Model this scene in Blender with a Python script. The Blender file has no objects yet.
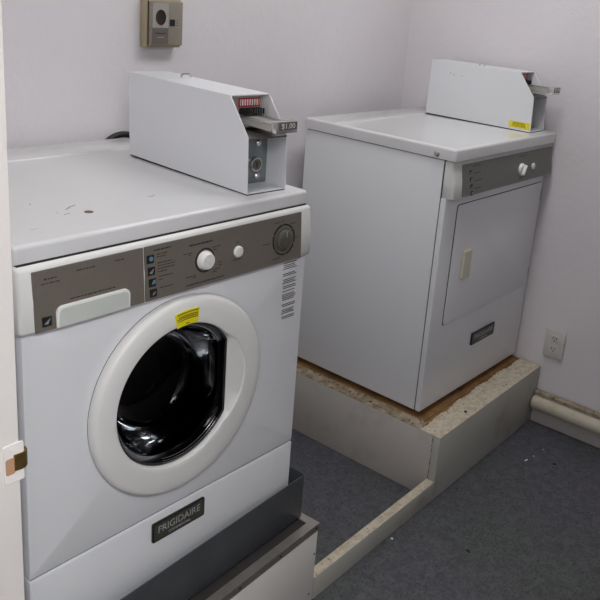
import bpy, bmesh, math, random
from mathutils import Matrix, Vector
random.seed(7)
R = math.radians
col = bpy.context.scene.collection
# ------------------------------------------------------------------ camera
cam_pos = Vector((-2.7056, -1.7967, 1.5351))
cr = Vector((0.61064897, -0.78708821, 0.08717789))
cu = Vector((0.17754608, 0.24336101, 0.95354749))
cf = Vector((0.77174168, 0.5668047, -0.28835258))
cd = bpy.data.cameras.new('camera'); camera = bpy.data.objects.new('camera', cd); col.objects.link(camera)
M = Matrix((cr, cu, -cf)).transposed().to_4x4(); M.translation = cam_pos
camera.matrix_world = M
cd.sensor_fit = 'HORIZONTAL'; cd.sensor_width = 36.0
cd.lens = 789.601 / 600.0 * 36.0
cd.shift_x = -51.159 / 600.0; cd.shift_y = -68.432 / 600.0
cd.clip_start = 0.02
bpy.context.scene.camera = camera
# ------------------------------------------------------------------ world, lamps, exposure
w = bpy.data.worlds.new('world'); bpy.context.scene.world = w; w.use_nodes = True
w.node_tree.nodes['Background'].inputs[0].default_value = (0.85, 0.9, 1.0, 1)
w.node_tree.nodes['Background'].inputs[1].default_value = 0.3
def area(name, loc, sx, sy, energy, colr, rot=(0, 0, 0)):
    l = bpy.data.lights.new(name, 'AREA'); l.shape = 'RECTANGLE'; l.size = sx; l.size_y = sy
    l.energy = energy; l.color = colr
    o = bpy.data.objects.new(name, l); o.location = loc; o.rotation_euler = rot; col.objects.link(o)
    return o
area('room_ceiling_lamp', (-0.82, -0.78, 2.40), 0.9, 0.35, 11.5, (0.985, 1.0, 0.99))
area('left_fill_light', (-1.90, -0.62, 2.40), 0.6, 0.35, 2.2, (0.985, 1.0, 0.99))  # added fill light, brightens the left side of the washer coin box
area('hall_ceiling_lamp', (-2.82, -2.36, 2.38), 0.7, 0.5, 44, (0.97, 1.0, 0.995))
vs = bpy.context.scene.view_settings
vs.view_transform = 'Standard'; vs.look = 'None'; vs.gamma = 1.0; vs.use_curve_mapping = False
vs.exposure = -0.09

# ------------------------------------------------------------------ helpers
def lin(c):
    def f(v):
        v /= 255.0
        return v / 12.92 if v <= 0.04045 else ((v + 0.055) / 1.055) ** 2.4
    return (f(c[0]), f(c[1]), f(c[2]), 1)
class NT:
    def __init__(s, name):
        s.m = bpy.data.materials.new(name); s.m.use_nodes = True
        s.t = s.m.node_tree; s.b = s.t.nodes['Principled BSDF']
        s.tc = s.t.nodes.new('ShaderNodeTexCoord')
    def n(s, ty, **k):
        o = s.t.nodes.new(ty)
        for a, v in k.items():
            if a in o.inputs: o.inputs[a].default_value = v
            else: setattr(o, a, v)
        return o
    def l(s, a, b): s.t.links.new(a, b)
    def noise(s, scale, detail=4, rough=0.5, coord='Object', dist=0.0):
        o = s.n('ShaderNodeTexNoise'); o.inputs['Scale'].default_value = scale
        o.inputs['Detail'].default_value = detail; o.inputs['Roughness'].default_value = rough
        o.inputs['Distortion'].default_value = dist
        s.l(s.tc.outputs[coord], o.inputs['Vector']); return o.outputs['Fac']
    def ramp(s, src, stops):
        o = s.n('ShaderNodeValToRGB'); e = o.color_ramp.elements
        while len(e) < len(stops): e.new(0.5)
        for i, (p, c) in enumerate(stops): e[i].position = p; e[i].color = c
        s.l(src, o.inputs[0]); return o.outputs[0]
    def mix(s, fac, a, b):
        o = s.n('ShaderNodeMix', data_type='RGBA')
        for src, i in ((fac, 0), (a, 6), (b, 7)):
            if isinstance(src, (int, float)): o.inputs[i].default_value = src
            elif isinstance(src, tuple): o.inputs[i].default_value = src
            else: s.l(src, o.inputs[i])
        return o.outputs[2]
    def bump(s, src, strength, dist=0.01):
        o = s.n('ShaderNodeBump'); o.inputs['Strength'].default_value = strength; o.inputs['Distance'].default_value = dist
        s.l(src, o.inputs['Height']); s.l(o.outputs[0], s.b.inputs['Normal'])
    def color(s, c):
        if isinstance(c, tuple): s.b.inputs['Base Color'].default_value = c
        else: s.l(c, s.b.inputs['Base Color'])
def mat(name, c, rough=0.5, metal=0.0, var=0.0, scale=8.0, coat=0.0, bump=0.0, bscale=200.0):
    t = NT(name); c = lin(c)
    if var > 0:
        dark = tuple(v * (1 - var) for v in c[:3]) + (1,)
        t.color(t.ramp(t.noise(scale, 5, 0.6), [(0.35, dark), (0.65, c)]))
    else: t.color(c)
    t.b.inputs['Roughness'].default_value = rough; t.b.inputs['Metallic'].default_value = metal
    t.b.inputs['Coat Weight'].default_value = coat
    if bump: t.bump(t.noise(bscale, 3), bump, 0.001)
    return t.m
def worn(name, base, dirt, specks, th=0.62, scale=22.0, rough=0.6, stretch=None, sth=0.70, sscale=60):
    t = NT(name)
    a = t.ramp(t.noise(scale, 8, 0.7), [(th - 0.22, lin(base)), (th, lin(dirt))])
    k = t.ramp(t.noise(sscale, 5, 0.75, dist=0.6), [(sth - 0.03, (0, 0, 0, 1)), (sth, (1, 1, 1, 1))])
    t.color(t.mix(k, a, lin(specks)))
    t.b.inputs['Roughness'].default_value = rough
    t.bump(t.noise(90, 4), 0.10, 0.001)
    return t.m

m_wall = NT('painted_wall')
_n = m_wall.noise(3.0, 4, 0.6)
m_wall.color(m_wall.ramp(_n, [(0.3, lin((221, 216, 219))), (0.7, lin((226, 221, 224)))]))
m_wall.b.inputs['Roughness'].default_value = 0.62
m_wall.bump(m_wall.noise(38, 6, 0.65), 0.35, 0.004); m_wall = m_wall.m
m_ceil = mat('ceiling_paint', (225, 224, 222), 0.8, var=0.03)
m_trim = mat('jamb_paint', (222, 217, 213), 0.45, var=0.03, scale=4, bump=0.1, bscale=60)
# speckled sheet vinyl
t = NT('speckled_vinyl')
base = t.ramp(t.noise(1.6, 3, 0.5), [(0.40, lin((90, 89, 96))), (0.62, lin((87, 91, 87)))])
fle = t.ramp(t.noise(120, 4, 0.7), [(0.36, lin((58, 58, 66))), (0.46, (0.5, 0.5, 0.5, 1)), (0.60, (0.5, 0.5, 0.5, 1)), (0.72, lin((228, 228, 236)))])
ov = t.n('ShaderNodeMix', data_type='RGBA', blend_type='OVERLAY'); ov.inputs[0].default_value = 0.75
t.l(base, ov.inputs[6]); t.l(fle, ov.inputs[7])
big = t.ramp(t.noise(34, 6, 0.7, dist=1.0), [(0.40, lin((84, 84, 92))), (0.60, lin((190, 190, 194)))])
ov2 = t.n('ShaderNodeMix', data_type='RGBA', blend_type='SOFT_LIGHT'); ov2.inputs[0].default_value = 0.5
t.l(ov.outputs[2], ov2.inputs[6]); t.l(big, ov2.inputs[7])
t.color(ov2.outputs[2]); t.b.inputs['Roughness'].default_value = 0.55
t.bump(t.noise(60, 4), 0.08, 0.001); m_floor = t.m

m_enamel = mat('white_enamel', (228, 229, 232), 0.32, var=0.02, scale=3, coat=0.2)
m_lid = mat('white_lid_enamel', (218, 217, 218), 0.22, var=0.02, scale=5, coat=0.35)
m_cream = mat('cream_plastic', (226, 225, 222), 0.38, var=0.02)
m_handle = mat('aged_cream_plastic', (216, 212, 190), 0.4, var=0.04, scale=30)
m_drawer = mat('drawer_plastic', (204, 208, 202), 0.4, var=0.02)
m_taupe = mat('taupe_faceplate', (110, 103, 95), 0.36, var=0.06, scale=120)
m_green = mat('grey_green_faceplate', (108, 110, 103), 0.38, var=0.08, scale=120)
m_ink = mat('dark_ink', (46, 42, 42), 0.6)
m_black = mat('black_rubber_and_gap_shade', (22, 21, 22), 0.55)
m_icon = mat('icon_blue', (96, 136, 160), 0.5)
m_icon2 = mat('icon_grey', (142, 146, 152), 0.5)
m_knob = mat('white_knob', (230, 229, 226), 0.3)
m_dial = mat('olive_dial', (88, 86, 76), 0.35)
m_badge = mat('badge_dark', (72, 70, 62), 0.35, var=0.12, scale=60)
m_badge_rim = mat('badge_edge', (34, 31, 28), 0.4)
m_badge_ink = mat('badge_letter', (160, 162, 158), 0.35)
m_yellow = mat('yellow_sticker', (236, 222, 20), 0.45)
m_redink = mat('sticker_ink', (110, 84, 20), 0.5)
m_chrome = mat('chrome', (214, 213, 212), 0.18, 1.0)
m_zinc = mat('zinc_plate', (150, 158, 160), 0.42, 0.85, var=0.2, scale=40)
m_galv = mat('galvanized_pan', (112, 116, 120), 0.48, 0.7, var=0.22, scale=9, bump=0.1, bscale=30)
m_angle = mat('metal_edging', (176, 170, 164), 0.34, 0.8, var=0.2, scale=14)
m_brass = mat('aged_brass', (168, 138, 78), 0.34, 0.9, var=0.3, scale=60)
m_drumhole = mat('raw_wood_pocket', (176, 138, 106), 0.7, var=0.1)
m_red = mat('red_strip', (196, 24, 36), 0.4)
m_white = mat('white_paper', (226, 226, 224), 0.6)
m_drum = mat('dark_drum', (44, 44, 46), 0.5, 0.3, var=0.35, scale=120)
m_gasket_gap = mat('gasket_and_gap_shade', (44, 44, 46), 0.4)
m_beige = mat('beige_metal_box', (176, 164, 134), 0.42, 0.25, var=0.08, scale=30)
m_steel = mat('brushed_steel_plate', (158, 150, 138), 0.36, 0.5, var=0.08, scale=60)
m_steel_l = mat('pale_steel_plate', (182, 178, 170), 0.4, 0.4, var=0.06, scale=60)
m_steel_d = mat('grey_label_plate', (112, 106, 100), 0.4, 0.3)
m_maroon = mat('dark_lens', (48, 34, 32), 0.25)
m_plate = mat('outlet_plastic', (206, 202, 198), 0.4)
m_binw = mat('washer_platform_paint', (226, 223, 216), 0.5, var=0.04, scale=5)
m_bin = mat('platform_paint_white', (196, 192, 186), 0.5, var=0.05, scale=5, bump=0.1, bscale=40)
m_platform = worn('platform_paint', (174, 173, 164), (154, 150, 139), (128, 104, 84), th=0.75, scale=7, sth=0.80, sscale=28)
m_paint_top = worn('worn_paint_top', (204, 194, 174), (172, 158, 136), (74, 56, 42), th=0.66, scale=40, sth=0.635, sscale=95)
m_paint_side = worn('platform_side_paint', (186, 180, 173), (166, 158, 149), (104, 84, 66), th=0.74, scale=6, sth=0.80, sscale=24)
m_ply = worn('bare_plywood', (140, 104, 62), (104, 74, 44), (66, 46, 30), th=0.68, scale=16, sth=0.70, sscale=70)
m_wornbar = worn('worn_moulding', (206, 198, 180), (190, 182, 160), (104, 86, 64), th=0.70, scale=14, sth=0.74, sscale=40)
m_dirtedge = worn('dirty_ledge', (176, 164, 144), (132, 112, 88), (60, 44, 34), th=0.60, scale=26, sth=0.60, sscale=60)
m_darktop = mat('dark_platform_top', (44, 40, 38), 0.7, var=0.4, scale=30)
# dark tinted glass bowl: clear tint with a Fresnel mirror on top
t = NT('dark_glass'); t.t.nodes.remove(t.b)
tr = t.n('ShaderNodeBsdfTransparent'); tr.inputs[0].default_value = (0.07, 0.074, 0.078, 1)
gl = t.n('ShaderNodeBsdfGlossy'); gl.inputs['Roughness'].default_value = 0.06
gl.inputs[0].default_value = (0.34, 0.35, 0.36, 1)
fr = t.n('ShaderNodeFresnel'); fr.inputs[0].default_value = 1.33
mx = t.n('ShaderNodeMixShader'); t.l(fr.outputs[0], mx.inputs[0]); t.l(tr.outputs[0], mx.inputs[1]); t.l(gl.outputs[0], mx.inputs[2])
t.l(mx.outputs[0], t.t.nodes['Material Output'].inputs[0]); m_glass = t.m

class MB:
    def __init__(s): s.bm = bmesh.new()
    def _add(s, b, mtx=None):
        if mtx is not None: bmesh.ops.transform(b, matrix=mtx, verts=b.verts)
        me = bpy.data.meshes.new('t'); b.to_mesh(me); b.free(); s.bm.from_mesh(me); bpy.data.meshes.remove(me); return s
    def box(s, x0, x1, y0, y1, z0, z1, bev=0.0, seg=2, mtx=None):
        b = bmesh.new(); bmesh.ops.create_cube(b, size=1)
        for v in b.verts:
            v.co = Vector(((x0 + x1) / 2 + v.co.x * (x1 - x0), (y0 + y1) / 2 + v.co.y * (y1 - y0), (z0 + z1) / 2 + v.co.z * (z1 - z0)))
        if bev: bmesh.ops.bevel(b, geom=list(b.edges), offset=bev, segments=seg, profile=0.5, affect='EDGES')
        return s._add(b, mtx)
    def prism(s, poly, axis, a, c, bev=0.0, seg=2):
        """poly: 2-D outline; axis 'x': (y,z), 'y': (x,z), 'z': (x,y); extruded a..c"""
        b = bmesh.new()
        f = {'x': lambda p, h: (h, p[0], p[1]), 'y': lambda p, h: (p[0], h, p[1]), 'z': lambda p, h: (p[0], p[1], h)}[axis]
        v0 = [b.verts.new(f(p, a)) for p in poly]; v1 = [b.verts.new(f(p, c)) for p in poly]
        b.faces.new(v0); b.faces.new(v1[::-1]); n = len(poly)
        for i in range(n): b.faces.new((v0[i], v1[i], v1[(i + 1) % n], v0[(i + 1) % n]))
        bmesh.ops.recalc_face_normals(b, faces=b.faces)
        if bev: bmesh.ops.bevel(b, geom=list(b.edges), offset=bev, segments=seg, profile=0.5, affect='EDGES')
        return s._add(b)
    def rings(s, rings, cap0=False, cap1=False, closed=True):
        b = bmesh.new(); vv = [[b.verts.new(p) for p in r] for r in rings]; n = len(rings[0])
        for a, c in zip(vv, vv[1:]):
            for i in range(n if closed else n - 1):
                j = (i + 1) % n; b.faces.new((a[i], a[j], c[j], c[i]))
        if cap0: b.faces.new(vv[0][::-1])
        if cap1: b.faces.new(vv[-1])
        bmesh.ops.recalc_face_normals(b, faces=b.faces)
        return s._add(b)
    def lathe(s, c, axis, prof, n=40, cap0=True, cap1=True):
        """prof: (radius, offset along axis)"""
        ax = {'x': (Vector((0, 1, 0)), Vector((0, 0, 1)), Vector((1, 0, 0))), 'y': (Vector((1, 0, 0)), Vector((0, 0, 1)), Vector((0, 1, 0))), 'z': (Vector((1, 0, 0)), Vector((0, 1, 0)), Vector((0, 0, 1)))}[axis]
        c = Vector(c); rs = []
        for r, h in prof:
            rs.append([c + ax[2] * h + ax[0] * r * math.cos(2 * math.pi * k / n) + ax[1] * r * math.sin(2 * math.pi * k / n) for k in range(n)])
        return s.rings(rs, cap0, cap1)
    def tube(s, pts, r, n=12, cap=True):
        pts = [Vector(p) for p in pts]; rs = []
        up = Vector((0, 0, 1)); prev = None
        for i, p in enumerate(pts):
            d = (pts[min(i + 1, len(pts) - 1)] - pts[max(i - 1, 0)]).normalized()
            if prev is None:
                a = up if abs(d.z) < 0.9 else Vector((1, 0, 0)); u = d.cross(a).normalized()
            else: u = (prev - d * prev.dot(d)).normalized()
            prev = u; v = d.cross(u)
            rs.append([p + (u * math.cos(2 * math.pi * k / n) + v * math.sin(2 * math.pi * k / n)) * r for k in range(n)])
        return s.rings(rs, cap, cap)
    def build(s, name, m, parent=None, smooth=True, ang=32):
        for f in s.bm.faces: f.smooth = smooth
        for e in s.bm.edges:
            if len(e.link_faces) == 2 and e.calc_face_angle(0) > R(ang): e.smooth = False
        me = bpy.data.meshes.new(name); s.bm.to_mesh(me); s.bm.free(); me.materials.append(m)
        o = bpy.data.objects.new(name, me); col.objects.link(o)
        if parent is not None: o.parent = parent
        return o
def empty(name, loc, rz, label, cat, group=None):
    o = bpy.data.objects.new(name, None); col.objects.link(o); o.location = loc; o.rotation_euler = (0, 0, rz)
    o.empty_display_size = 0.1
    return tag(o, label, cat, group)
def tag(o, label, cat, group=None):
    o['label'] = label; o['category'] = cat
    if group: o['group'] = group
    return o
def struct(o): o['kind'] = 'structure'; return o
def text(name, body, size, x, y, z, m, parent, depth=0.0004, sx=1.0, rotx=True, align='CENTER'):
    cu_ = bpy.data.curves.new('txt', 'FONT'); cu_.body = body; cu_.size = size; cu_.extrude = depth
    cu_.align_x = align; cu_.align_y = 'CENTER'; cu_.resolution_u = 3
    to = bpy.data.objects.new('txt', cu_); col.objects.link(to)
    dg = bpy.context.evaluated_depsgraph_get(); me = bpy.data.meshes.new_from_object(to.evaluated_get(dg))
    bpy.data.objects.remove(to); bpy.data.curves.remove(cu_)
    me.transform(Matrix.Translation((x, y, z)) @ Matrix.Rotation(R(90), 4, 'X') @ Matrix.Diagonal((sx, 1, 1, 1)))
    me.name = name; me.materials.clear(); me.materials.append(m)
    o = bpy.data.objects.new(name, me); col.objects.link(o); o.parent = parent; return o
def rrect(x0, x1, z0, z1, r, n=5):
    if not isinstance(r, (tuple, list)): r = (r,) * 4
    o = []
    for (cx, cz, a0, rr) in ((x1, z1, 0, r[0]), (x0, z1, 90, r[1]), (x0, z0, 180, r[2]), (x1, z0, 270, r[3])):
        sx = -1 if cx == x1 else 1; sz = -1 if cz == z1 else 1
        for k in range(n + 1):
            a = R(a0 + 90 * k / n); o.append((cx + sx * rr + rr * math.cos(a), cz + sz * rr + rr * math.sin(a)))
    return o
def dashes(mb, x0, x1, z, h, y, seg=0.006):
    """a line of print too small to read in the photograph"""
    x = x0
    while x < x1 - 0.001:
        L = min(random.uniform(0.5, 1.6) * seg, x1 - x)
        mb.box(x, x + L, y - 0.0003, y + 0.0006, z, z + h); x += L + seg * 0.3

# ------------------------------------------------------------------ the room
XL = -2.26
b = MB(); b.box(-3.9, 0.1, -2.7, 0.1, -0.05, 0.0); struct(b.build('floor', m_floor))
b = MB(); b.box(-3.9, 0.1, -2.7, 0.1, 2.45, 2.5); struct(b.build('ceiling', m_ceil))
b = MB(); b.box(-3.9, 0.1, 0.0, 0.1, 0, 2.45); struct(b.build('wall_back', m_wall))
b = MB(); b.box(0.006, 0.1, -2.7, 0.0, 0, 2.45); struct(b.build('wall_right', m_wall))
b = MB(); b.box(-3.9, 0.0, -2.8, -2.7, 0, 2.45); struct(b.build('wall_front', m_wall))
b = MB(); b.box(-4.0, -3.9, -2.8, 0.1, 0, 2.45); struct(b.build('wall_hall', m_wall))
b = MB(); b.box(XL - 0.12, XL - 0.004, -0.985, 0, 0, 2.45); b.box(XL - 0.12, XL - 0.004, -2.7, -1.97, 0, 2.45); b.box(XL - 0.12, XL - 0.004, -1.97, -0.985, 2.08, 2.45)
struct(b.build('wall_left', m_wall))
# door frame: the lining nearest the washer shows its face with the stop and the strike plate
b = MB(); YJ = -1.003
b.box(XL - 0.125, XL, YJ, -0.985, 0, 2.08, 0.0015); b.box(XL - 0.125, XL, -1.97, -1.952, 0, 2.08, 0.0015); b.box(XL - 0.125, XL, -1.952, YJ, 2.062, 2.08, 0.001)
jamb = struct(b.build('door_1', m_trim))
b = MB(); b.box(XL - 0.075, XL - 0.040, YJ - 0.011, YJ, 0, 2.06, 0.002); b.box(XL - 0.075, XL - 0.040, -1.952, -1.941, 0, 2.06, 0.002)
b.build('door_stop', m_trim, jamb)
b = MB(); zc = 0.959
b.prism(rrect(XL - 0.021, XL + 0.0045, zc - 0.027, zc + 0.026, 0.003), 'y', YJ - 0.0022, YJ, 0.0004, 1)
sp = b.build('strike_plate', m_trim, jamb)
b = MB(); b.prism(rrect(XL - 0.0195, XL - 0.0075, zc - 0.014, zc + 0.008, 0.003), 'y', YJ - 0.0028, YJ - 0.0018)
b.build('latch_pocket', m_drumhole, sp)
b = MB()
prof = [(XL - 0.008, YJ - 0.0035), (XL - 0.002, YJ - 0.0045), (XL + 0.005, YJ - 0.0040), (XL + 0.010, YJ + 0.000), (XL + 0.0115, YJ + 0.006)]
out = prof + [(x - 0.0015, y + 0.0018) for x, y in prof[::-1]]
b.prism(out, 'z', zc - 0.011, zc + 0.011)
b.build('lip', m_brass, sp)
b = MB()
for dz in (-0.0195, 0.0185): b.lathe((XL - 0.0115, YJ - 0.0022, zc + dz), 'y', [(0.0024, 0), (0.0028, -0.0006), (0.001, -0.0010)], 14)
b.build('screw', m_trim, sp)

# right wall foot: board, ledge and rounded moulding
b = MB(); b.box(-0.020, 0, -2.7, -0.7735, 0, 0.118, 0.002); struct(b.build('baseboard_right', m_bin))
b = MB(); b.box(-0.026, 0, -2.7, -0.7735, 0.1185, 0.131, 0.003); struct(b.build('trim_1', m_dirtedge))
b = MB()
pr = [(-0.0205, 0.112), (-0.032, 0.1165), (-0.046, 0.112), (-0.056, 0.100), (-0.058, 0.085), (-0.051, 0.069), (-0.036, 0.060), (-0.0205, 0.058)]
for y0, y1 in ((-2.7, -0.7745),):
    b.rings([[(x, y, z) for x, z in pr] for y in (y0, y1 - 0.008)] + [[(-0.0205 + (x + 0.0205) * 0.8, y1, 0.088 + (z - 0.088) * 0.8) for x, z in pr]], True, True)
struct(b.build('trim_2', m_wornbar, ang=50))

# ------------------------------------------------------------------ dryer platform and beam
PZ = 0.2279; PY = -0.7723; PX = -0.7407
pl = empty('plinth', (PX / 2, -0.386, 0), 0, 'tall boxed-in wooden plinth under the dryer with chipped cream paint on its front edge', 'plinth')
T = Matrix.Translation((-PX / 2, 0.386, 0))
def rel(o, p):
    o.data.transform(Matrix.Translation(-Vector(p.location))); return o
b = MB(); b.box(PX, -0.0015, PY, PY + 0.026, 0, PZ - 0.0005, 0.0015); rel(b.build('front_board', m_platform, pl), pl)
b = MB(); b.box(PX, PX + 0.02, PY + 0.0268, -0.002, 0, PZ - 0.0005, 0.0012); rel(b.build('side_board', m_paint_side, pl), pl)
b = MB(); b.box(PX + 0.0003, -0.0015, PY + 0.094, -0.002, PZ - 0.019, PZ - 0.0006); b.box(PX + 0.02, -0.0015, PY + 0.03, PY + 0.094, PZ - 0.019, PZ - 0.003)
rel(b.build('top_board', m_ply, pl), pl)
# the painted strip along the front, its inner edge ragged where the paint has flaked off
b = MB(); pts = [(PX, PY), (-0.0015, PY)]; n = 90; inner = []
for k in range(n + 1):
    u = k / n; x = -0.0015 + (PX + 0.0015) * u
    inner.append((x, PY + 0.084 + 0.006 * math.sin(5 * u) + 0.004 * math.sin(31 * u) + random.uniform(-0.004, 0.004)))
b.prism([(-0.0015, PY)] + inner + [(PX, PY)], 'z', PZ - 0.0004, PZ + 0.0002)
rel(b.build('painted_edge', m_paint_top, pl), pl)
b = MB(); b.box(PX, PX + 0.052, PY + 0.080, -0.002, PZ - 0.0005, PZ + 0.0001); rel(b.build('side_edge', m_dirtedge, pl), pl)
for k in range(9):
    z = 0.07 + k * 0.0165
    if k in (2, 5): continue
    b = MB(); b.box(PX - 0.0006, PX + 0.0004, PY + 0.0262 + 0.0004 * (k % 2), PY + 0.0276, z, z + random.uniform(0.006, 0.014)); rel(b.build('board_joint', m_badge_rim, pl), pl)

sill = empty('floor_sill', (-1.037, PY + 0.015, 0), 0, 'low cream painted board on the floor joining the washer platform to the dryer plinth', 'sill board')
b = MB(); b.box(-1.3320, PX - 0.001, PY, PY + 0.0300, 0, 0.0680, 0.0015); rel(b.build('board', m_platform, sill), sill)
b = MB(); b.box(-1.3318, PX - 0.0012, PY + 0.0008, PY + 0.0292, 0.0679, 0.0687); rel(b.build('worn_top', m_paint_top, sill), sill)

# ------------------------------------------------------------------ washer platform (slightly skewed)
WZ = 0.2409; LW = 0.885
wp = empty('washer_platform', (-1.3333, -0.7735, 0), R(2.0), 'white wooden platform edged with screwed metal angle under the washer', 'platform')
b = MB(); b.box(-LW, -0.002, 0.002, 0.735, 0, WZ - 0.004, 0.001); b.build('body', m_binw, wp)
b = MB(); b.box(-LW, -0.024, 0.024, 0.733, WZ - 0.0045, WZ - 0.0018); b.build('top_sheet', m_darktop, wp)
b = MB()
b.prism([(-LW, 0), (0, 0), (-0.024, 0.024), (-LW, 0.024)], 'z', WZ - 0.0016, WZ)
b.box(-LW, 0, -0.0002, 0.0014, WZ - 0.021, WZ - 0.0008, 0.0003, 1)
b.build('front_edging', m_angle, wp)
b = MB()
b.prism([(0, 0.0004), (0, 0.733), (-0.024, 0.733), (-0.024, 0.0244)], 'z', WZ - 0.0016, WZ)
b.box(-0.0014, 0.0, 0.0016, 0.733, WZ - 0.021, WZ - 0.0008)
b.build('side_edging', m_angle, wp)
for k in range(5):
    b = MB(); b.lathe((-0.012 - 0.14 * k, -0.0002, WZ - 0.0105), 'y', [(0.0032, 0), (0.0032, -0.0006), (0.0012, -0.0012)], 12); b.build('screw', m_badge_rim, wp)
for (x, z) in ((-0.010, 0.150), (-0.018, 0.03)):
    b = MB(); b.lathe((x, 0.002, z), 'y', [(0.0028, 0), (0.0028, -0.0006)], 12); b.build('nail_head', m_badge_rim, wp)

# ------------------------------------------------------------------ drip pan
pan = empty('drip_pan', (-1.3478, -0.7247, WZ + 0.0004), R(2.0), 'grey galvanized drip pan the washing machine stands in', 'drip pan')
b = MB(); H = 0.1252; Lp = 0.79; Dp = 0.685; tk = 0.0016
def shell(i0, i1):
    pass
outer = lambda z, e=0.0: rrect(-Lp + e, 0 - e, 0 + e, Dp - e, 0.004, 3)
b.rings([[(x, y, z) for x, y in outer(z, e)] for z, e in ((0.001, 0.0015), (0.004, 0.0), (H, 0.0), (H, tk), (0.003, tk + 0.001))], True, True)
b.build('tray', m_galv, pan, ang=40)
b = MB(); b.tube([(-Lp + 0.003, 0.0006, H), (-0.0006, 0.0006, H), (-0.0006, Dp - 0.003, H)], 0.0011, 8); b.build('rim', m_galv, pan)

# ------------------------------------------------------------------ machines: shared pieces
def lid_mesh(b, W, D, z0, z1, bev=0.007):
    t = bmesh.new(); bmesh.ops.create_cube(t, size=1)
    for v in t.verts: v.co = Vector((W / 2 + v.co.x * W, D / 2 + v.co.y * D, (z0 + z1) / 2 + v.co.z * (z1 - z0)))
    up = [e for e in t.edges if not all(abs(v.co.z - z0) < 1e-6 for v in e.verts)]
    bmesh.ops.bevel(t, geom=up, offset=bev, segments=4, profile=0.5, affect='EDGES')
    top = max(t.faces, key=lambda f: (f.calc_center_median().z, f.calc_area()))
    bmesh.ops.inset_region(t, faces=[top], thickness=0.006, depth=0)
    for v in top.verts:
        if v.co.y > D / 2: v.co.y = D - 0.118
    bmesh.ops.inset_region(t, faces=[top], thickness=0.0035, depth=0)
    for v in top.verts:
        if v.co.y > D / 2: v.co.z -= 0.0036; v.co.x += 0.016 if v.co.x < W / 2 else -0.016
    b._add(t)
def pod_rings(x0, x1, yb, f_top, f_bot, z0, z1, r=0.007, bulge=0.004, end=0.006):
    rs = []
    for x, k in ((x0, 1.0), (x0 + end * 0.3, 0.4), (x0 + end, 0.0), (x1 - end, 0.0), (x1 - end * 0.3, 0.4), (x1, 1.0)):
        ft = f_top + k * end; fb = f_bot + k * end; a = z0 + k * 0.003; c = z1 - k * 0.003
        rs.append([(x, yb, a), (x, yb, c), (x, ft + r, c), (x, ft + r * 0.3, c - r * 0.3), (x, ft, c - r), (x, (ft + fb) / 2 - bulge * (1 - k), (a + c) / 2), (x, fb, a + r), (x, fb + r * 0.3, a + r * 0.3), (x, fb + r, a)])
    return rs
def badge(parent, x0, x1, z0, z1, y, words=True):
    b = MB(); b.prism(rrect(x0, x1, z0, z1, 0.004), 'y', y - 0.005, y, 0.0006, 1); o = b.build('badge', m_badge_rim, parent)
    b = MB(); b.prism(rrect(x0 + 0.004, x1 - 0.004, z0 + 0.004, z1 - 0.004, 0.002), 'y', y - 0.0062, y - 0.0048); b.build('badge_face', m_badge, o)
    h = z1 - z0
    tx = text('lettering', 'FRIGIDAIRE', h * 0.50, (x0 + x1) / 2 - 0.001, y - 0.0064, z0 + h * 0.60, m_badge_ink, o)
    wd = max(v.co.x for v in tx.data.vertices) - min(v.co.x for v in tx.data.vertices)
    s = (x1 - x0) * 0.80 / wd; c = (x0 + x1) / 2
    for v in tx.data.vertices: v.co.x = c + (v.co.x - c) * s
    tx2 = text('small_lettering', 'COMMERCIAL', h * 0.17, (x0 + x1) / 2, y - 0.0064, z0 + h * 0.24, m_badge_ink, o, sx=1.2)
    return o
def icon(parent, x, z, y, s=0.017, c=m_icon, kind=0):
    b = MB(); b.prism(rrect(x - s / 2, x + s / 2, z - s / 2, z + s / 2, 0.001, 2), 'y', y - 0.0006, y + 0.0006); o = b.build('pictogram', m_black, parent)
    b = MB()
    if kind == 0: b.lathe((x + s * 0.1, y - 0.0006, z + s * 0.05), 'y', [(s * 0.28, 0), (s * 0.28, -0.0004)], 14)
    elif kind == 1: b.prism([(x - s * 0.3, z - s * 0.2), (x + s * 0.1, z - s * 0.3), (x + s * 0.35, z + s * 0.3), (x, z + s * 0.05)], 'y', y - 0.0010, y - 0.0004)
    elif kind == 2: b.prism([(x - s * 0.1, z - s * 0.2), (x + s * 0.42, z - s * 0.15), (x + s * 0.42, z + s * 0.3), (x + s * 0.1, z + s * 0.3)], 'y', y - 0.0010, y - 0.0004)
    else: b.prism([(x - s * 0.1, z - s * 0.3), (x + s * 0.2, z - s * 0.1), (x + s * 0.3, z + s * 0.2), (x - s * 0.05, z)], 'y', y - 0.0010, y - 0.0004)
    b.build('symbol', c, o)

# ------------------------------------------------------------------ washer
WW = 0.6917
wa = empty('washing_machine', (-2.08108, -0.68597, 0.0), -0.022499, 'white front loading washing machine with round glass door and taupe control panel', 'washing machine')
D = 0.668; zl0, zl1 = 1.0776, 1.1076
fy = -0.0115
bot = 0.262
cx, cz, RD = 0.3305, 0.7400, 0.2100
ax, az = 0.3175, 0.7480
# cabinet shell: sides, back and underside (front is the front panel)
b = MB()
b.box(0.003, 0.0045, 0.006, D - 0.006, bot, zl0 - 0.001); b.box(WW - 0.0070, WW - 0.0055, 0.006, D - 0.006, bot, zl0 - 0.001)
b.box(0.0047, WW - 0.0072, D - 0.008, D - 0.0065, bot, zl0 - 0.001); b.box(0.0047, WW - 0.0072, 0.006, D - 0.0085, bot, bot + 0.002)
b.build('cabinet', m_enamel, wa)
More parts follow.
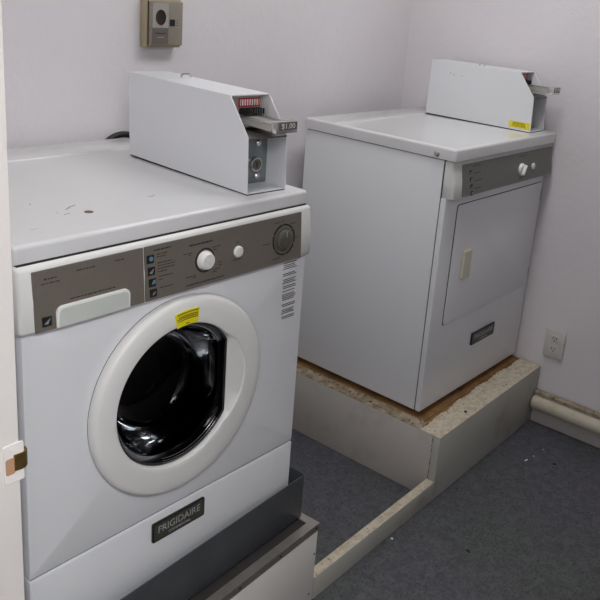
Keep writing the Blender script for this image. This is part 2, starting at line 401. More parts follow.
# front panel with a round opening, bridged from circle to rectangle
x0, x1, z0, z1 = 0.003, WW - 0.0055, 0.4815, 0.972
angs = sorted(set([2 * math.pi * k / 96 for k in range(96)] + [math.atan2(zz - cz, xx - cx) % (2 * math.pi) for xx in (x0, x1) for zz in (z0, z1)]))
def toRect(a, e=0.0):
    c, s = math.cos(a), math.sin(a); t = 9
    if c > 1e-9: t = min(t, (x1 - e - cx) / c)
    if c < -1e-9: t = min(t, (x0 + e - cx) / c)
    if s > 1e-9: t = min(t, (z1 - e - cz) / s)
    if s < -1e-9: t = min(t, (z0 + e - cz) / s)
    return (cx + c * t, cz + s * t)
b = MB(); rs = []
for (kind, e, y) in (('c', 0.165, 0.012), ('c', 0.165, fy), ('r', 0.004, fy), ('r', 0.0012, fy + 0.0012), ('r', 0, fy + 0.004), ('r', 0, 0.012)):
    if kind == 'c': rs.append([(cx + e * math.cos(a), y, cz + e * math.sin(a)) for a in angs])
    else: rs.append([(toRect(a, e)[0], y, toRect(a, e)[1]) for a in angs])
b.rings(rs); fp = b.build('front_panel', m_enamel, wa)
b = MB(); y = fy - 0.0004                                        # printed instructions beside the door
for (za, zb) in ((0.9535, 0.9520), (0.948, 0.936), (0.928, 0.921), (0.914, 0.902), (0.898, 0.892), (0.886, 0.884), (0.878, 0.862), (0.854, 0.846), (0.841, 0.829), (0.824, 0.817)):
    z = za
    while z > zb - 0.0001:
        sh = (0.955 - z) * 0.055
        dashes(b, 0.613 + sh * 0.6 + random.uniform(0, 0.004), 0.657 + sh * 0.6 - random.uniform(0, 0.006), z - 0.0012, 0.0017, y, 0.004); z -= 0.0042
b.build('printed_instructions', m_ink, fp)
b = MB(); b.box(0.003, WW - 0.0055, fy, 0.012, bot, 0.4775, 0.003, 3); kp = b.build('kick_panel', m_enamel, wa)
b = MB(); b.box(0.006, WW - 0.0085, -0.0060, 0.011, 0.4770, 0.4820); b.build('kick_seam_shade', m_black, wa)  # black strip painted in as the shade of the kick panel seam
b = MB(); b.box(0.004, WW - 0.0065, -0.0030, 0.012, 1.0700, 1.0782); b.build('lid_gap_shade', m_black, wa)  # black strip imitating the shadow line between lid and control panel
badge(kp, 0.268, 0.4065, 0.4145, 0.4605, fy)
b = MB(); lid_mesh(b, WW, D, zl0, zl1); lidw = b.build('lid', m_lid, wa, ang=50)
zt = zl1 - 0.0006
m_scr = mat('scratch_grey', (140, 136, 136), 0.7)
b = MB(); b.lathe((0.2092, 0.1109, zt), 'z', [(0.0085, -0.0004), (0.0085, 0.0005), (0.006, 0.0008)], 20); b.build('rust_spot', mat('rust_brown', (120, 98, 78), 0.7, var=0.3, scale=200), lidw)
b = MB()
for (x, y_, l, a) in ((0.0776, 0.0709, 0.016, 10), (0.3714, 0.1401, 0.010, -30), (0.383, 0.146, 0.007, 20), (0.19, 0.15, 0.016, 30), (0.205, 0.16, 0.02, 20), (0.16, 0.135, 0.010, 60), (0.17, 0.12, 0.012, 5), (0.15, 0.21, 0.01, 70)):
    mt = Matrix.Translation((x, y_, zt)) @ Matrix.Rotation(R(a), 4, 'Z')
    b = MB(); b.box(-l / 2, l / 2, -0.0006, 0.0006, -0.0002, 0.0003, mtx=mt); b.build('scratch', m_scr, lidw)
# control panel
b = MB(); b.rings(pod_rings(-0.003, WW + 0.001, 0.010, -0.0125, -0.021, 0.9605, 1.0753), True, True); cp = b.build('control_panel', m_cream, wa, ang=50)
def py_(z, ft=-0.0125, fb=-0.021, a=0.9605, c=1.0765): return fb + (ft - fb) * (z - a) / (c - a)
def slab(x0, x1, z0, z1, name, m, parent, th, ft=-0.0125, fb=-0.021, lift=0.0045, a=0.9605, c=1.0765, rr=0.0015):
    b = MB(); b.prism(rrect(x0, x1, z0, z1, rr, 3), 'y', -th, 0.0015)
    o = b.build(name, m, parent)
    for v in o.data.vertices: v.co.y += py_(v.co.z, ft, fb, a, c) - lift
    return o
F1 = slab(0.0205, 0.2335, 0.9645, 1.0675, 'faceplate', m_taupe, cp, 0.0008)
F2 = slab(0.2365, 0.6535, 0.9645, 1.0675, 'faceplate', m_taupe, cp, 0.0008)
def onpod(z): return py_(z) - 0.0045 - 0.0008
def shear(o):
    for v in o.data.vertices: v.co.y += py_(v.co.z) - py_(1.015)
    return o
dw_out = rrect(0.0575, 0.201, 0.9645, 1.0015, (0.012, 0.012, 0.001, 0.001), 6)
b = MB(); b.prism(dw_out, 'y', onpod(0.98) - 0.0034, onpod(0.98) + 0.003, 0.0010, 2); dr = b.build('detergent_drawer', m_cream, cp)
b = MB(); b.prism(rrect(0.0615, 0.197, 0.9665, 0.9975, (0.010, 0.010, 0.001, 0.001), 6), 'y', onpod(0.98) - 0.0040, onpod(0.98) - 0.0030); b.build('drawer_pull', m_drawer, dr)
icon(cp, 0.0410, 0.9802, onpod(0.98), 0.017, m_icon2, 1)
for i, (x, z) in enumerate(((0.2485, 1.0427), (0.2500, 1.0198), (0.2515, 0.9979), (0.2530, 0.9777))):
    icon(cp, x, z, onpod(z), 0.0160, (m_icon, m_icon2, m_icon, m_icon2)[i], i)
def dl(x0, x1, z, h=0.0018):
    b = MB(); x0 -= 0.005; x1 -= 0.005
    dashes(b, x0, x1, z, h, onpod(z + h / 2)); b.build('printed_lettering', m_ink, cp)
dl(0.045, 0.068, 1.0505, 0.0024); dl(0.040, 0.073, 1.0435); dl(0.105, 0.140, 1.0535); dl(0.180, 0.200, 1.0545); dl(0.090, 0.178, 1.0075, 0.002)
dl(0.262, 0.300, 1.0565, 0.0026); dl(0.268, 0.292, 1.0485); dl(0.268, 0.288, 1.0435)
for k, (a, c) in enumerate(((0.270, 0.303), (0.270, 0.309), (0.270, 0.309), (0.270, 0.290))): dl(a, c, 1.0315 - 0.0055 * k)
dl(0.272, 0.304, 1.0052); dl(0.272, 0.281, 0.9995); dl(0.274, 0.304, 0.9835)
dl(0.345, 0.402, 1.0490, 0.003); dl(0.330, 0.350, 1.0350); dl(0.343, 0.350, 1.0310); dl(0.402, 0.424, 1.0360); dl(0.404, 0.412, 1.0310)
dl(0.335, 0.360, 0.9885); dl(0.352, 0.358, 0.9845); dl(0.402, 0.420, 0.9905); dl(0.402, 0.413, 0.9855); dl(0.418, 0.425, 1.0025); dl(0.418, 0.425, 0.9970)
dl(0.336, 0.430, 0.9715, 0.0026); dl(0.464, 0.472, 1.0330); dl(0.456, 0.480, 0.9980)
dl(0.575, 0.594, 1.0540); dl(0.598, 0.603, 1.0560); dl(0.626, 0.640, 1.0460); dl(0.632, 0.646, 1.0120); dl(0.540, 0.562, 1.0130); dl(0.566, 0.590, 0.9760)
def ring(x, z, r0, r1, y, m, name, parent, th=0.0007):
    b = MB(); b.lathe((x, y, z), 'y', [(r0, 0), (r0, -th), (r1, -th), (r1, 0)], 40, False, False); return shear(b.build(name, m, parent))
ring(0.377, 1.0150, 0.0215, 0.0245, onpod(1.015), m_black, 'dial_ring', cp)
kx = 0.3765; ky = onpod(1.015)
b = MB(); b.lathe((kx, ky, 1.0150), 'y', [(0.0190, 0.002), (0.0190, -0.004), (0.0175, -0.0065), (0.0160, -0.0115), (0.0145, -0.0130)], 36)
b.box(kx - 0.0022, kx + 0.0022, ky - 0.0140, ky - 0.0115, 1.0030, 1.0270, 0.001, mtx=Matrix.Translation((kx, 0, 1.015)) @ Matrix.Rotation(R(-35), 4, 'Y') @ Matrix.Translation((-kx, 0, -1.015)))
b.build('wash_knob', m_knob, cp)
b = MB(); b.lathe((0.4640, ky, 1.0150), 'y', [(0.0120, 0.002), (0.0120, -0.003), (0.0105, -0.0050), (0.008, -0.0056)], 30); b.build('push_button', m_knob, cp)
# timer dial: broken ring, grey disc with a raised grip
b = MB(); y = onpod(1.0155)
for a0 in range(-20, 340, 60):
    pts = []
    for k in range(9):
        a = R(a0 + 54 * k / 8); pts.append((math.cos(a), math.sin(a)))
    poly = [(0.598 + 0.0345 * c, 1.0155 + 0.0345 * s) for c, s in pts] + [(0.598 + 0.0312 * c, 1.0155 + 0.0312 * s) for c, s in pts[::-1]]
    b.prism(poly, 'y', y - 0.0007, y + 0.0005)
shear(b.build('timer_ring', m_black, cp))
b = MB(); b.lathe((0.598, y, 1.0155), 'y', [(0.0290, 0.001), (0.0290, -0.0010), (0.0270, -0.002), (0.0225, -0.002), (0.0215, -0.007), (0.0195, -0.0085), (0.014, -0.009)], 40); td = b.build('timer_dial', m_dial, cp)
b = MB(); b.box(0.5971, 0.5989, y - 0.0098, y - 0.0086, 1.0225, 1.0345); b.build('pointer', m_icon2, td)
# door: base rim, rounded ring, D-shaped glass with a scooped grip on the right
N = 128; chord = 0.1235; RG = 0.1492
def G(a):
    c = math.cos(a); return min(RG, chord / c) if c > 0.2 else RG
def B(a):
    a = (a + math.pi) % (2 * math.pi) - math.pi; lim = R(42)
    return 0.1522 + (0.018 * math.cos(a / lim * math.pi / 2) ** 0.8 if abs(a) < lim else 0)
A = [2 * math.pi * k / N for k in range(N)]
def loop(f, y): return [(ax + f(a) * math.cos(a), y, az + f(a) * math.sin(a)) for a in A]
def oloop(r_, y): return [(cx + r_ * math.cos(a), y, cz + r_ * math.sin(a)) for a in A]
def mloop(r_, t, y): return [(p[0] * (1 - t) + q[0] * t, y, p[2] * (1 - t) + q[2] * t) for p, q in zip(oloop(r_, y), loop(B, y))]
b = MB()
b.rings([oloop(RD - 0.004, fy - 0.0022), oloop(RD - 0.0006, fy - 0.0022), oloop(RD, fy - 0.0035), oloop(RD, fy - 0.011), oloop(RD - 0.0015, fy - 0.0165), oloop(RD - 0.005, fy - 0.0205), oloop(RD - 0.010, fy - 0.0228),
         mloop(RD - 0.010, 0.35, fy - 0.0250), mloop(RD - 0.010, 0.8, fy - 0.0262), loop(lambda a: B(a) + 0.0012, fy - 0.0262), loop(B, fy - 0.0258), loop(lambda a: B(a) - 0.0008, fy - 0.0250), loop(lambda a: B(a) - 0.002, fy - 0.0235), loop(lambda a: G(a) + 0.0008, fy - 0.0165), loop(lambda a: G(a) - 0.001, fy - 0.008)])
door = b.build('door', m_cream, wa, ang=40)
b = MB(); b.rings([oloop(RD - 0.012, fy - 0.0001), oloop(RD - 0.0012, fy - 0.0001), oloop(RD - 0.0012, fy - 0.0021), oloop(RD - 0.012, fy - 0.0021)]); b.build('door_gap_shade', m_gasket_gap, door)  # dark ring standing in for the shadow between door and panel
b = MB(); b.rings([loop(lambda a: G(a) + 0.0003, fy - 0.0155), loop(lambda a: G(a) - 0.0015, fy - 0.0165), loop(lambda a: G(a) - 0.004, fy - 0.0150), loop(lambda a: G(a) - 0.0045, fy - 0.009)])
b.build('gasket', m_gasket_gap, door)
b = MB(); b.rings([loop(lambda a: G(a) - 0.0040, fy - 0.0130), loop(lambda a: (G(a) - 0.004) * 0.95, fy - 0.010), loop(lambda a: (G(a) - 0.004) * 0.90, fy + 0.004), loop(lambda a: 0.122, fy + 0.035), loop(lambda a: 0.114, fy + 0.070), loop(lambda a: 0.104, fy + 0.088), loop(lambda a: 0.088, fy + 0.097), loop(lambda a: 0.05, fy + 0.101), loop(lambda a: 0.002, fy + 0.102)], False, True)
b.build('glass_bowl', m_glass, door, ang=80)
b = MB(); a0, a1 = R(-62), R(-36)                                  # bright lines round the lower right of the glass
for rr, yy in ((0.1452, 0.0172), (0.1415, 0.0150), (0.1380, 0.0115)):
    P = [(ax + min(rr, G(a) - 0.002) * math.cos(a), fy - yy, az + min(rr, G(a) - 0.002) * math.sin(a)) for a in [R(-105) + (R(-42) - R(-105)) * k / 24 for k in range(25)]]
    b.tube(P, 0.0005, 6)
b.build('trim_lines', m_chrome, door)
# yellow sticker following the ring
b = MB(); ph0, ph1 = R(83.0), R(101.0)
def pol(a, r, y): return (cx + r * math.cos(a), y, cz + r * math.sin(a))
def arcstrip(b, ph0, ph1, r0, r1, y, n=10):
    poly = [(cx + r0 * math.cos(ph0 + (ph1 - ph0) * k / n), cz + r0 * math.sin(ph0 + (ph1 - ph0) * k / n)) for k in range(n + 1)] + [(cx + r1 * math.cos(ph1 - (ph1 - ph0) * k / n), cz + r1 * math.sin(ph1 - (ph1 - ph0) * k / n)) for k in range(n + 1)]
    b.prism(poly, 'y', y - 0.0004, y + 0.0012)
arcstrip(b, ph0, ph1, 0.1595, 0.1895, fy - 0.0268); st = b.build('warning_sticker', m_yellow, door)
b = MB()
for r in (0.1860, 0.1800, 0.1765, 0.1725):
    a = ph0 + R(1)
    while a < ph1 - R(2): d = R(random.uniform(0.5, 1.4)); arcstrip(b, a, a + d, r - 0.0012, r + 0.0010, fy - 0.0274, 2); a += d + R(0.35)
arcstrip(b, R(90.5), R(93.5), 0.1625, 0.1642, fy - 0.0274, 2)
b.build('sticker_print', m_redink, st)
# drum behind the glass
b = MB(); b.lathe((cx, 0, cz), 'y', [(0.163, 0.004), (0.160, 0.030), (0.175, 0.045), (0.235, 0.060), (0.235, 0.40), (0.20, 0.42), (0.02, 0.43)], 64, False, True)
b.build('drum', m_drum, wa)
for (x, y_) in ((0.07, 0.07), (WW - 0.07, 0.07), (0.07, D - 0.07), (WW - 0.07, D - 0.07)):
    b = MB(); b.lathe((x, y_, 0), 'z', [(0.022, 0.2449), (0.022, 0.256), (0.010, 0.257), (0.010, bot + 0.001)], 20); b.build('foot', m_black, wa)

# ------------------------------------------------------------------ dryer
dy = empty('dryer', (-0.690639, -0.673343, 0.007676), -0.018595, 'white clothes dryer on the tall plinth with square door and grey-green control panel', 'dryer')
dy.scale = (0.995,) * 3
DW = 0.686; DD = 0.6027; dl0, dl1 = 1.0842, 1.1208; db = 0.2415; dfy = 0.0206
b = MB(); b.box(0.0057, DW - 0.002, 0.0420, DD - 0.004, db, dl0 - 0.0035, 0.002); b.build('cabinet', m_enamel, dy)
b = MB(); b.box(0.0085, DW - 0.004, 0.0340, DD - 0.008, dl0 - 0.006, dl0 + 0.001); b.build('lid_gap_shade', m_black, dy)  # black sheet standing in for the shade below the dryer lid
b = MB(); b.box(0.0075, 0.020, 0.0370, 0.0450, db + 0.004, dl0 - 0.005); b.build('side_seam_shade', m_black, dy)  # black strip gives the side seam its shadow by colour
b = MB(); b.box(0.0057, DW - 0.002, dfy, 0.0398, db, 0.9655, 0.003, 3); b.box(0.0085, DW - 0.004, 0.030, 0.0395, 0.96, dl0 - 0.0035); dfp = b.build('front_panel', m_enamel, dy)
b = MB(); lid_mesh(b, DW, DD, dl0, dl1, 0.008); dlid = b.build('lid', m_lid, dy, ang=50)
b = MB(); b.lathe((-0.0002, 0.0680, 1.0980), 'x', [(0.0100, 0), (0.0098, -0.001), (0.0065, -0.004), (0.002, -0.0048)], 20); b.build('screw', m_chrome, dlid)
b = MB(); b.rings(pod_rings(0.0075, DW + 0.0055, 0.0398, 0.011, -0.004, 0.9640, 1.0815, end=0.006), True, True); dcp = b.build('control_panel', m_cream, dy, ang=50)
DK = dict(ft=0.011, fb=-0.004, a=0.9665, c=1.0825)
def ond(z): return py_(z, **DK) - 0.0045 - 0.0008
slab(0.0530, 0.677, 0.9715, 1.0690, 'faceplate', m_green, dcp, 0.0008, **DK)
for i, z in enumerate((1.0414, 1.0190, 0.9975, 0.9765)): icon(dcp, 0.099 + 0.003 * i, z, ond(z), 0.014, m_icon2, (i + 1) % 4)
for (a, c, z) in ((0.11, 0.155, 1.058), (0.12, 0.160, 1.036), (0.125, 0.165, 1.012), (0.125, 0.162, 0.988), (0.42, 0.475, 1.056), (0.42, 0.450, 0.985)):
    b = MB(); dashes(b, a, c, z, 0.0022, ond(z), 0.008); b.build('printed_lettering', m_ink, dcp)
b = MB(); y = ond(1.0135); kx = 0.438; b.lathe((kx, y, 1.0125), 'y', [(0.0215, 0.004), (0.0215, -0.004), (0.0195, -0.008), (0.015, -0.009)], 32)
b.box(kx - 0.004, kx + 0.004, y - 0.018, y - 0.007, 0.9945, 1.0305, 0.002, mtx=Matrix.Translation((kx, 0, 1.0125)) @ Matrix.Rotation(R(25), 4, 'Y') @ Matrix.Translation((-kx, 0, -1.0125)))
b.build('dry_knob', m_knob, dcp)
b = MB(); b.lathe((0.5245, y, 1.0145), 'y', [(0.0110, 0.003), (0.0110, -0.003), (0.009, -0.005), (0.006, -0.0055)], 26); b.build('push_button', m_knob, dcp)
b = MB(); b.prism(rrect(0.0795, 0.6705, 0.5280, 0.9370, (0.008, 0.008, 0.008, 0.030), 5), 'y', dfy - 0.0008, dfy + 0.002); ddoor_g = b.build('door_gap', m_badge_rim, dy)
b = MB(); b.prism(rrect(0.0820, 0.6685, 0.5305, 0.9350, (0.008, 0.008, 0.008, 0.030), 6), 'y', dfy - 0.0045, dfy - 0.0009, 0.0012, 2); dd = b.build('door', m_enamel, dy)
b = MB(); b.prism(rrect(0.144, 0.192, 0.677, 0.774, 0.004), 'y', dfy - 0.015, dfy - 0.0045, 0.003, 2); b.prism([(dfy - 0.013, 0.770), (dfy - 0.0050, 0.780), (dfy - 0.0050, 0.768)], 'x', 0.152, 0.188)
b.build('handle', m_handle, dd)
for z in (0.8845, 0.5797): 
    b = MB(); b.box(0.6745, 0.6775, dfy - 0.0012, dfy + 0.001, z - 0.018, z + 0.018); b.build('hinge', m_badge_rim, dy)
badge(dfp, 0.291, 0.4530, 0.3935, 0.4400, dfy)
for (x, y_) in ((0.06, 0.09), (DW - 0.06, 0.09), (0.06, DD - 0.06), (DW - 0.06, DD - 0.06)):
    b = MB(); b.lathe((x, y_, 0), 'z', [(0.02, 0.2222), (0.02, 0.238), (0.010, 0.239), (0.010, db + 0.001)], 18); b.build('foot', m_black, dy)

# ------------------------------------------------------------------ coin boxes
def coin_box(base, lx, ly, lz, rz, bw, label, kind):
    bx = empty('coin_box', (0, 0, 0), 0, label, 'coin box', 'coin boxes on the machines')
    o = Matrix.Translation(base.location) @ Matrix.Rotation(base.rotation_euler.z, 4, 'Z') @ Matrix.Diagonal((base.scale.x, base.scale.x, base.scale.x, 1)) @ Matrix.Translation((lx, ly, lz))
    bx.location = o.translation; bx.rotation_euler = (0, 0, base.rotation_euler.z + rz)
    L = 0.441; H = 0.2025; t_ = 0.0022; zb = 0.0035
    Lt = L + (0.008 if kind == 'washer' else -0.004)
    side = [(0.0, zb), (L, zb), (Lt, H), (0.069, H), (0.006, 0.1235)]
    b = MB()
    for a, c in ((0, t_), (bw - t_, bw)): b.prism(side, 'x', a, c, 0.0005, 1)
    b.box(t_, bw - t_, 0.067, Lt - 0.001, H - t_, H + 0.0002); b.prism([(L - 0.0025, zb), (L - 0.0005, zb), (Lt - 0.0005, H - t_), (Lt - 0.0025, H - t_)], 'x', t_, bw - t_)
    b.box(t_, bw - t_, 0.001, L - 0.0026, zb, zb + t_)
    # bulkhead behind the coin slide and the shelf between slide and lock recess
    b.box(t_, bw - t_, 0.092, 0.094, 0.1292, H - t_)
    b.build('housing', m_enamel, bx, ang=40)
    b = MB(); b.prism([(0.0045, 0.1190), (0.0045, 0.1225), (0.014, 0.1265), (0.0915, 0.1300), (0.0915, 0.1265), (0.016, 0.1230)], 'x', t_ + 0.0003, bw - t_ - 0.0003); b.build('shelf', m_steel_d, bx)
    b = MB(); b.box(0.0015, bw - 0.0015, 0.002, L - 0.001, 0.0003, zb - 0.0001); b.build('gasket', m_black, bx)
    LKX = 0.60
    # lock recess
    b = MB(); b.box(t_ + 0.0005, bw - t_ - 0.001, 0.064, 0.066, 0.0065, 0.1235); bp = b.build('lock_plate', m_zinc, bx)
    b = MB(); b.prism(rrect(bw * 0.16, bw * 0.80, 0.012, 0.116, 0.004), 'y', 0.0595, 0.0638, 0.001, 1); b.build('hasp', m_zinc, bp)
    b = MB(); q = (bw * LKX, 0.0595, 0.052)
    b.lathe(q, 'y', [(0.0175, 0.002), (0.0175, -0.006), (0.0155, -0.010), (0.0125, -0.0105), (0.0120, -0.008)], 28); lk = b.build('lock', m_chrome, bp)
    b = MB(); b.lathe(q, 'y', [(0.0118, -0.006), (0.0118, -0.0092), (0.009, -0.010)], 24); b.build('lock_core', m_dial, lk)
    b = MB(); b.box(q[0] - 0.0012, q[0] + 0.0012, q[1] - 0.0112, q[1] - 0.0098, q[2] - 0.006, q[2] + 0.006); b.build('keyhole', m_black, lk)
    for z in (0.024, 0.098):
        b = MB(); b.lathe((bw * LKX + 0.010, 0.0596, z), 'y', [(0.0075, 0), (0.0070, -0.003), (0.004, -0.0055)], 16); b.build('bolt', m_chrome, bp)
    # slide mechanism
    sx0, sx1 = bw * 0.24, bw * 0.76
    b = MB(); b.box(bw * 0.17, bw * 0.96, 0.0885, 0.0915, 0.145, H - 0.0045); mf = b.build('slide_face', m_steel_l, bx)
    b = MB(); zz = 0.1730; sx0 += 0.014; sx1 += 0.014
    b.box(sx0 - 0.002, sx1 + 0.002, 0.0862, 0.0884, zz, zz + 0.0185, 0.0008, 1); rd = b.build('red_guide', m_red, mf)
    b = MB(); b.box(sx0 + 0.002, sx1 - 0.002, 0.0855, 0.0862, zz + 0.0030, zz + 0.0165)
    b.build('guide_window', m_white, rd)
    b = MB()
    for k in range(8):
        x = sx0 + 0.005 + (sx1 - sx0 - 0.010) * k / 7
        b.box(x - 0.0013, x + 0.0013, 0.0850, 0.0856, zz + 0.003, zz + 0.0165)
    b.build('coin_marks', m_red, rd)
    b = MB()
    for k in range(9):
        x = sx0 + 0.002 + (sx1 - sx0 - 0.004) * k / 8
        b.box(x - 0.0009, x + 0.0009, 0.068, 0.0880, 0.1585, 0.1710, 0.0003, 1)
    b.build('coin_fingers', m_black, mf)
    b = MB()
    for k in range(8):
        x = sx0 + 0.0048 + (sx1 - sx0 - 0.0096) * k / 7
        b.box(x - 0.0016, x + 0.0016, 0.0725, 0.0885, 0.1600, 0.1700)
    b.build('coin_springs', m_white, mf)
    y0 = -0.036; sx0 -= 0.014; sx1 -= 0.014
    b = MB()
    b.box(sx0, sx1, y0 + 0.004, 0.088, 0.1420, 0.1545, 0.0008, 1)
    b.prism([(0.040, 0.1415), (0.088, 0.1415), (0.088, 0.1310), (0.055, 0.1330)], 'x', sx0 + 0.003, sx1 - 0.003)
    sl = b.build('coin_slide', m_steel_l, bx)
    for a in (sx0, sx1 - 0.005):
        b = MB(); b.box(a, a + 0.005, y0 + 0.003, 0.088, 0.1548, 0.1590, 0.0008, 1); b.build('rail', m_chrome, sl)
    b = MB(); b.box(sx0 - 0.001, sx1 + 0.002, y0 - 0.014, y0 + 0.0025, 0.1395, 0.1640, 0.002, 2); hb = b.build('push_block', m_chrome, sl)
    b = MB(); b.prism(rrect(sx0 + 0.006, sx1 - 0.002, 0.1465, 0.1625, 0.001), 'y', y0 - 0.0150, y0 - 0.0138); b.build('price_plate', m_steel_d, hb)
    text('price', '$1.00', 0.0155, (sx0 + sx1) / 2 + 0.0025, y0 - 0.0152, 0.1545, m_white, hb, sx=1.12)
    if kind == 'washer':
        b = MB(); yy = 0.330; xa = bw * 0.60; xb = bw * 0.84
        b.tube([(xa, yy, H), (xa, yy, H + 0.006), (xa + 0.004, yy, H + 0.0085), (xb - 0.004, yy, H + 0.0085), (xb, yy, H + 0.006), (xb, yy, H)], 0.0026, 10)
        b.build('hasp_staple', m_chrome, bx)
        b = MB(); b.box(0.004, bw - 0.004, 0.30, L - 0.012, H + 0.0003, H + 0.0009, 0.0002, 1); b.build('top_plate', m_enamel, bx)
    else:
        b = MB(); b.box(-0.0006, 0.0002, 0.004, 0.086, 0.0115, 0.0330); s_ = b.build('yellow_label', m_yellow, bx)
        b = MB()
        for z in (0.0155, 0.0190, 0.0225, 0.0260, 0.029):
            y_ = 0.018 + random.uniform(0, 0.008)
            while y_ < 0.070: l = random.uniform(0.003, 0.007); b.box(-0.0010, -0.0005, y_, y_ + l, z, z + 0.0017); y_ += l + 0.002
        b.build('label_print', m_redink, s_)
        for (y_, z) in ((0.335, 0.160), (0.300, 0.160), (0.350, 0.164)):
            b = MB(); b.box(-0.0004, 0.0002, y_ - 0.0015, y_ + 0.0015, z - 0.0012, z + 0.0012); b.build('chip_mark', m_ink, bx)
        for y_ in (0.235, 0.255):
            b = MB(); b.lathe((bw * 0.35, y_, H), 'z', [(0.003, 0), (0.003, 0.004), (0.0015, 0.005)], 12); b.build('stud', m_chrome, bx)
    return bx
coin_box(wa, 0.5392, 0.0362, zl1 - 0.0012, R(-3.2), 0.111, 'white metal coin box with staple on top standing on the washer lid', 'washer')
coin_box(dy, 0.5527, 0.0397, dl1 - 0.0012, R(-0.35), 0.103, 'white metal coin box with a yellow label standing on the dryer lid', 'dryer')

# ------------------------------------------------------------------ wall things
dev = empty('coin_meter', (-1.2475, 0, 1.352), 0, 'small beige metal box with dark oval lens fixed high on the back wall', 'wall box')
b = MB(); b.box(-0.0595, 0.0595, -0.026, -0.0005, -0.006, 0.122, 0.0015); b.build('case', m_beige, dev)
b = MB(); b.box(-0.053, 0.0595, -0.0355, -0.0268, 0.0, 0.117, 0.002); cv = b.build('cover', m_steel, dev)
b = MB(); b.box(-0.0545, 0.058, -0.0267, -0.0262, 0.001, 0.116); b.build('cover_gap', m_black, dev)
b = MB(); b.box(-0.0455, 0.0085, -0.0367, -0.0353, 0.047, 0.112, 0.0005, 1); b.build('upper_plate', m_steel_l, cv)
b = MB(); b.box(-0.0455, 0.0085, -0.0367, -0.0353, 0.005, 0.0462, 0.0005, 1); lp = b.build('lower_plate', m_steel_d, cv)
b = MB()
dashes(b, -0.036, 0.000, 0.031, 0.003, -0.0369); b.build('plate_print', m_ink, lp)
b = MB(); dashes(b, -0.030, -0.006, 0.021, 0.002, -0.0369); b.build('plate_small_print', m_steel_l, lp)
b = MB(); n = 36
b.rings([[(-0.0185 + r * 0.017 * math.cos(2 * math.pi * k / n), y, 0.0745 + r * 0.0205 * math.sin(2 * math.pi * k / n)) for k in range(n)] for r, y in ((1.0, -0.0365), (1.0, -0.0380), (0.9, -0.0375), (0.6, -0.0372))], True, True)
b.build('lens', m_maroon, cv)
b = MB(); b.box(0.0135, 0.0315, -0.0362, -0.0353, 0.052, 0.070); b.build('coin_slot', m_black, cv)
b = MB()
for k in range(3): b.box(0.037, 0.042, -0.0358, -0.0353, 0.054 + 0.006 * k, 0.0555 + 0.006 * k)
b.build('slot_print', m_ink, cv)

ou = empty('wall_outlet', (0, -0.8105, 0.334), 0, 'off-white duplex wall outlet low on the right wall above the moulding', 'outlet')
b = MB(); b.box(-0.0055, -0.0002, -0.0385, 0.0385, -0.0565, 0.0565, 0.002, 2); b.build('cover_plate', m_plate, ou)
for z in (-0.0205, 0.0205):
    pz = rrect(-0.0165, 0.0165, z - 0.0145, z + 0.0145, 0.009, 5)
    b = MB(); b.prism(pz, 'x', -0.0072, -0.0056, 0.0004, 1); rc = b.build('receptacle', m_plate, ou)
    b = MB(); b.box(-0.0076, -0.0070, 0.0052, 0.0076, z - 0.002, z + 0.008); b.box(-0.0076, -0.0070, -0.0076, -0.0052, z - 0.002, z + 0.007); b.lathe((-0.0071, 0, z - 0.0075), 'x', [(0.0027, 0), (0.0027, -0.0005)], 10)
    b.build('socket_holes', m_black, rc)
b = MB(); b.lathe((-0.0055, 0, 0), 'x', [(0.003, 0), (0.003, -0.0008), (0.001, -0.0014)], 12); b.build('screw', m_plate, ou)

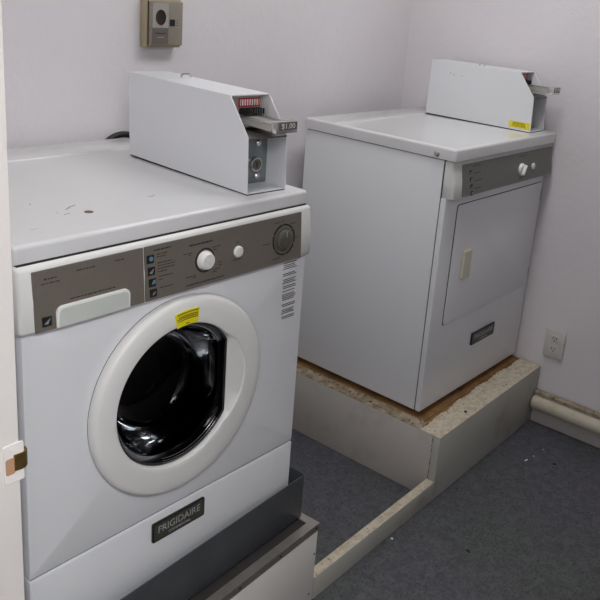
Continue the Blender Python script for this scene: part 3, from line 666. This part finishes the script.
# black hose rising behind the washer lid
b = MB(); P = []
for k in range(33):
    u = k / 32; a = math.pi * u
    P.append((-1.372 - 0.105 * math.cos(a) * 1.0, -0.0115, 0.72 + (1.1105 - 0.72) * (math.sin(a) ** 0.35)))
b.tube(P, 0.0085, 12); h = b.build('drain_hose', m_black, None, ang=80)
tag(h, 'black hose looping up behind the back edge of the washer lid', 'hose')

# ------------------------------------------------------------------ litter on the floor and plinth
def flake(x, y, z, s, m, name, label, cat, group, el=1.0):
    b = MB(); n = 9; ph = random.uniform(0, 6)
    ring0 = []
    for k in range(n):
        a = 2 * math.pi * k / n; r = s * random.uniform(0.6, 1.1)
        ring0.append((x + r * el * math.cos(a) * math.cos(ph) - r * math.sin(a) * math.sin(ph), y + r * el * math.cos(a) * math.sin(ph) + r * math.sin(a) * math.cos(ph)))
    b.rings([[(p[0], p[1], z + 0.0002) for p in ring0], [(x + (p[0] - x) * 0.9, y + (p[1] - y) * 0.9, z + s * 0.35) for p in ring0], [(x + (p[0] - x) * 0.4, y + (p[1] - y) * 0.4, z + s * 0.5) for p in ring0]], True, True)
    tag(b.build(name, m, None, ang=60), label, cat, group)
g1 = 'crumbs of litter on the floor'
flake(-0.985, -0.785, 0, 0.0045, m_white, 'paper_scrap', 'tiny white scrap lying against the low sill board', 'scrap', g1)
flake(-0.871, -0.98, 0, 0.0060, m_black, 'dirt_crumb', 'dark crumb alone in the middle of the open grey floor', 'crumb', g1, 1.8)
flake(-0.245, -0.975, 0, 0.0065, m_black, 'dirt_crumb', 'dark crumb on the floor nearest the right wall moulding', 'crumb', g1, 1.3)
flake(-0.295, -0.890, 0, 0.0035, m_white, 'paper_scrap', 'thin white curled scrap on the floor near the plinth corner', 'scrap', g1, 4.0)
flake(-0.252, -0.898, 0, 0.0025, m_white, 'paper_scrap', 'small white fleck just right of the curled scrap', 'scrap', g1, 1.6)
flake(-0.185, -0.905, 0, 0.0028, m_white, 'paper_scrap', 'small white fleck closest to the wall moulding', 'scrap', g1)
flake(-0.625, -0.795, 0, 0.0040, m_black, 'dirt_crumb', 'dark crumb at the foot of the dryer plinth', 'crumb', g1)
flake(-0.536, -0.744, PZ + 0.0002, 0.0060, m_black, 'dirt_crumb', 'dark crumb on the painted top edge of the dryer plinth', 'crumb', None, 1.5)
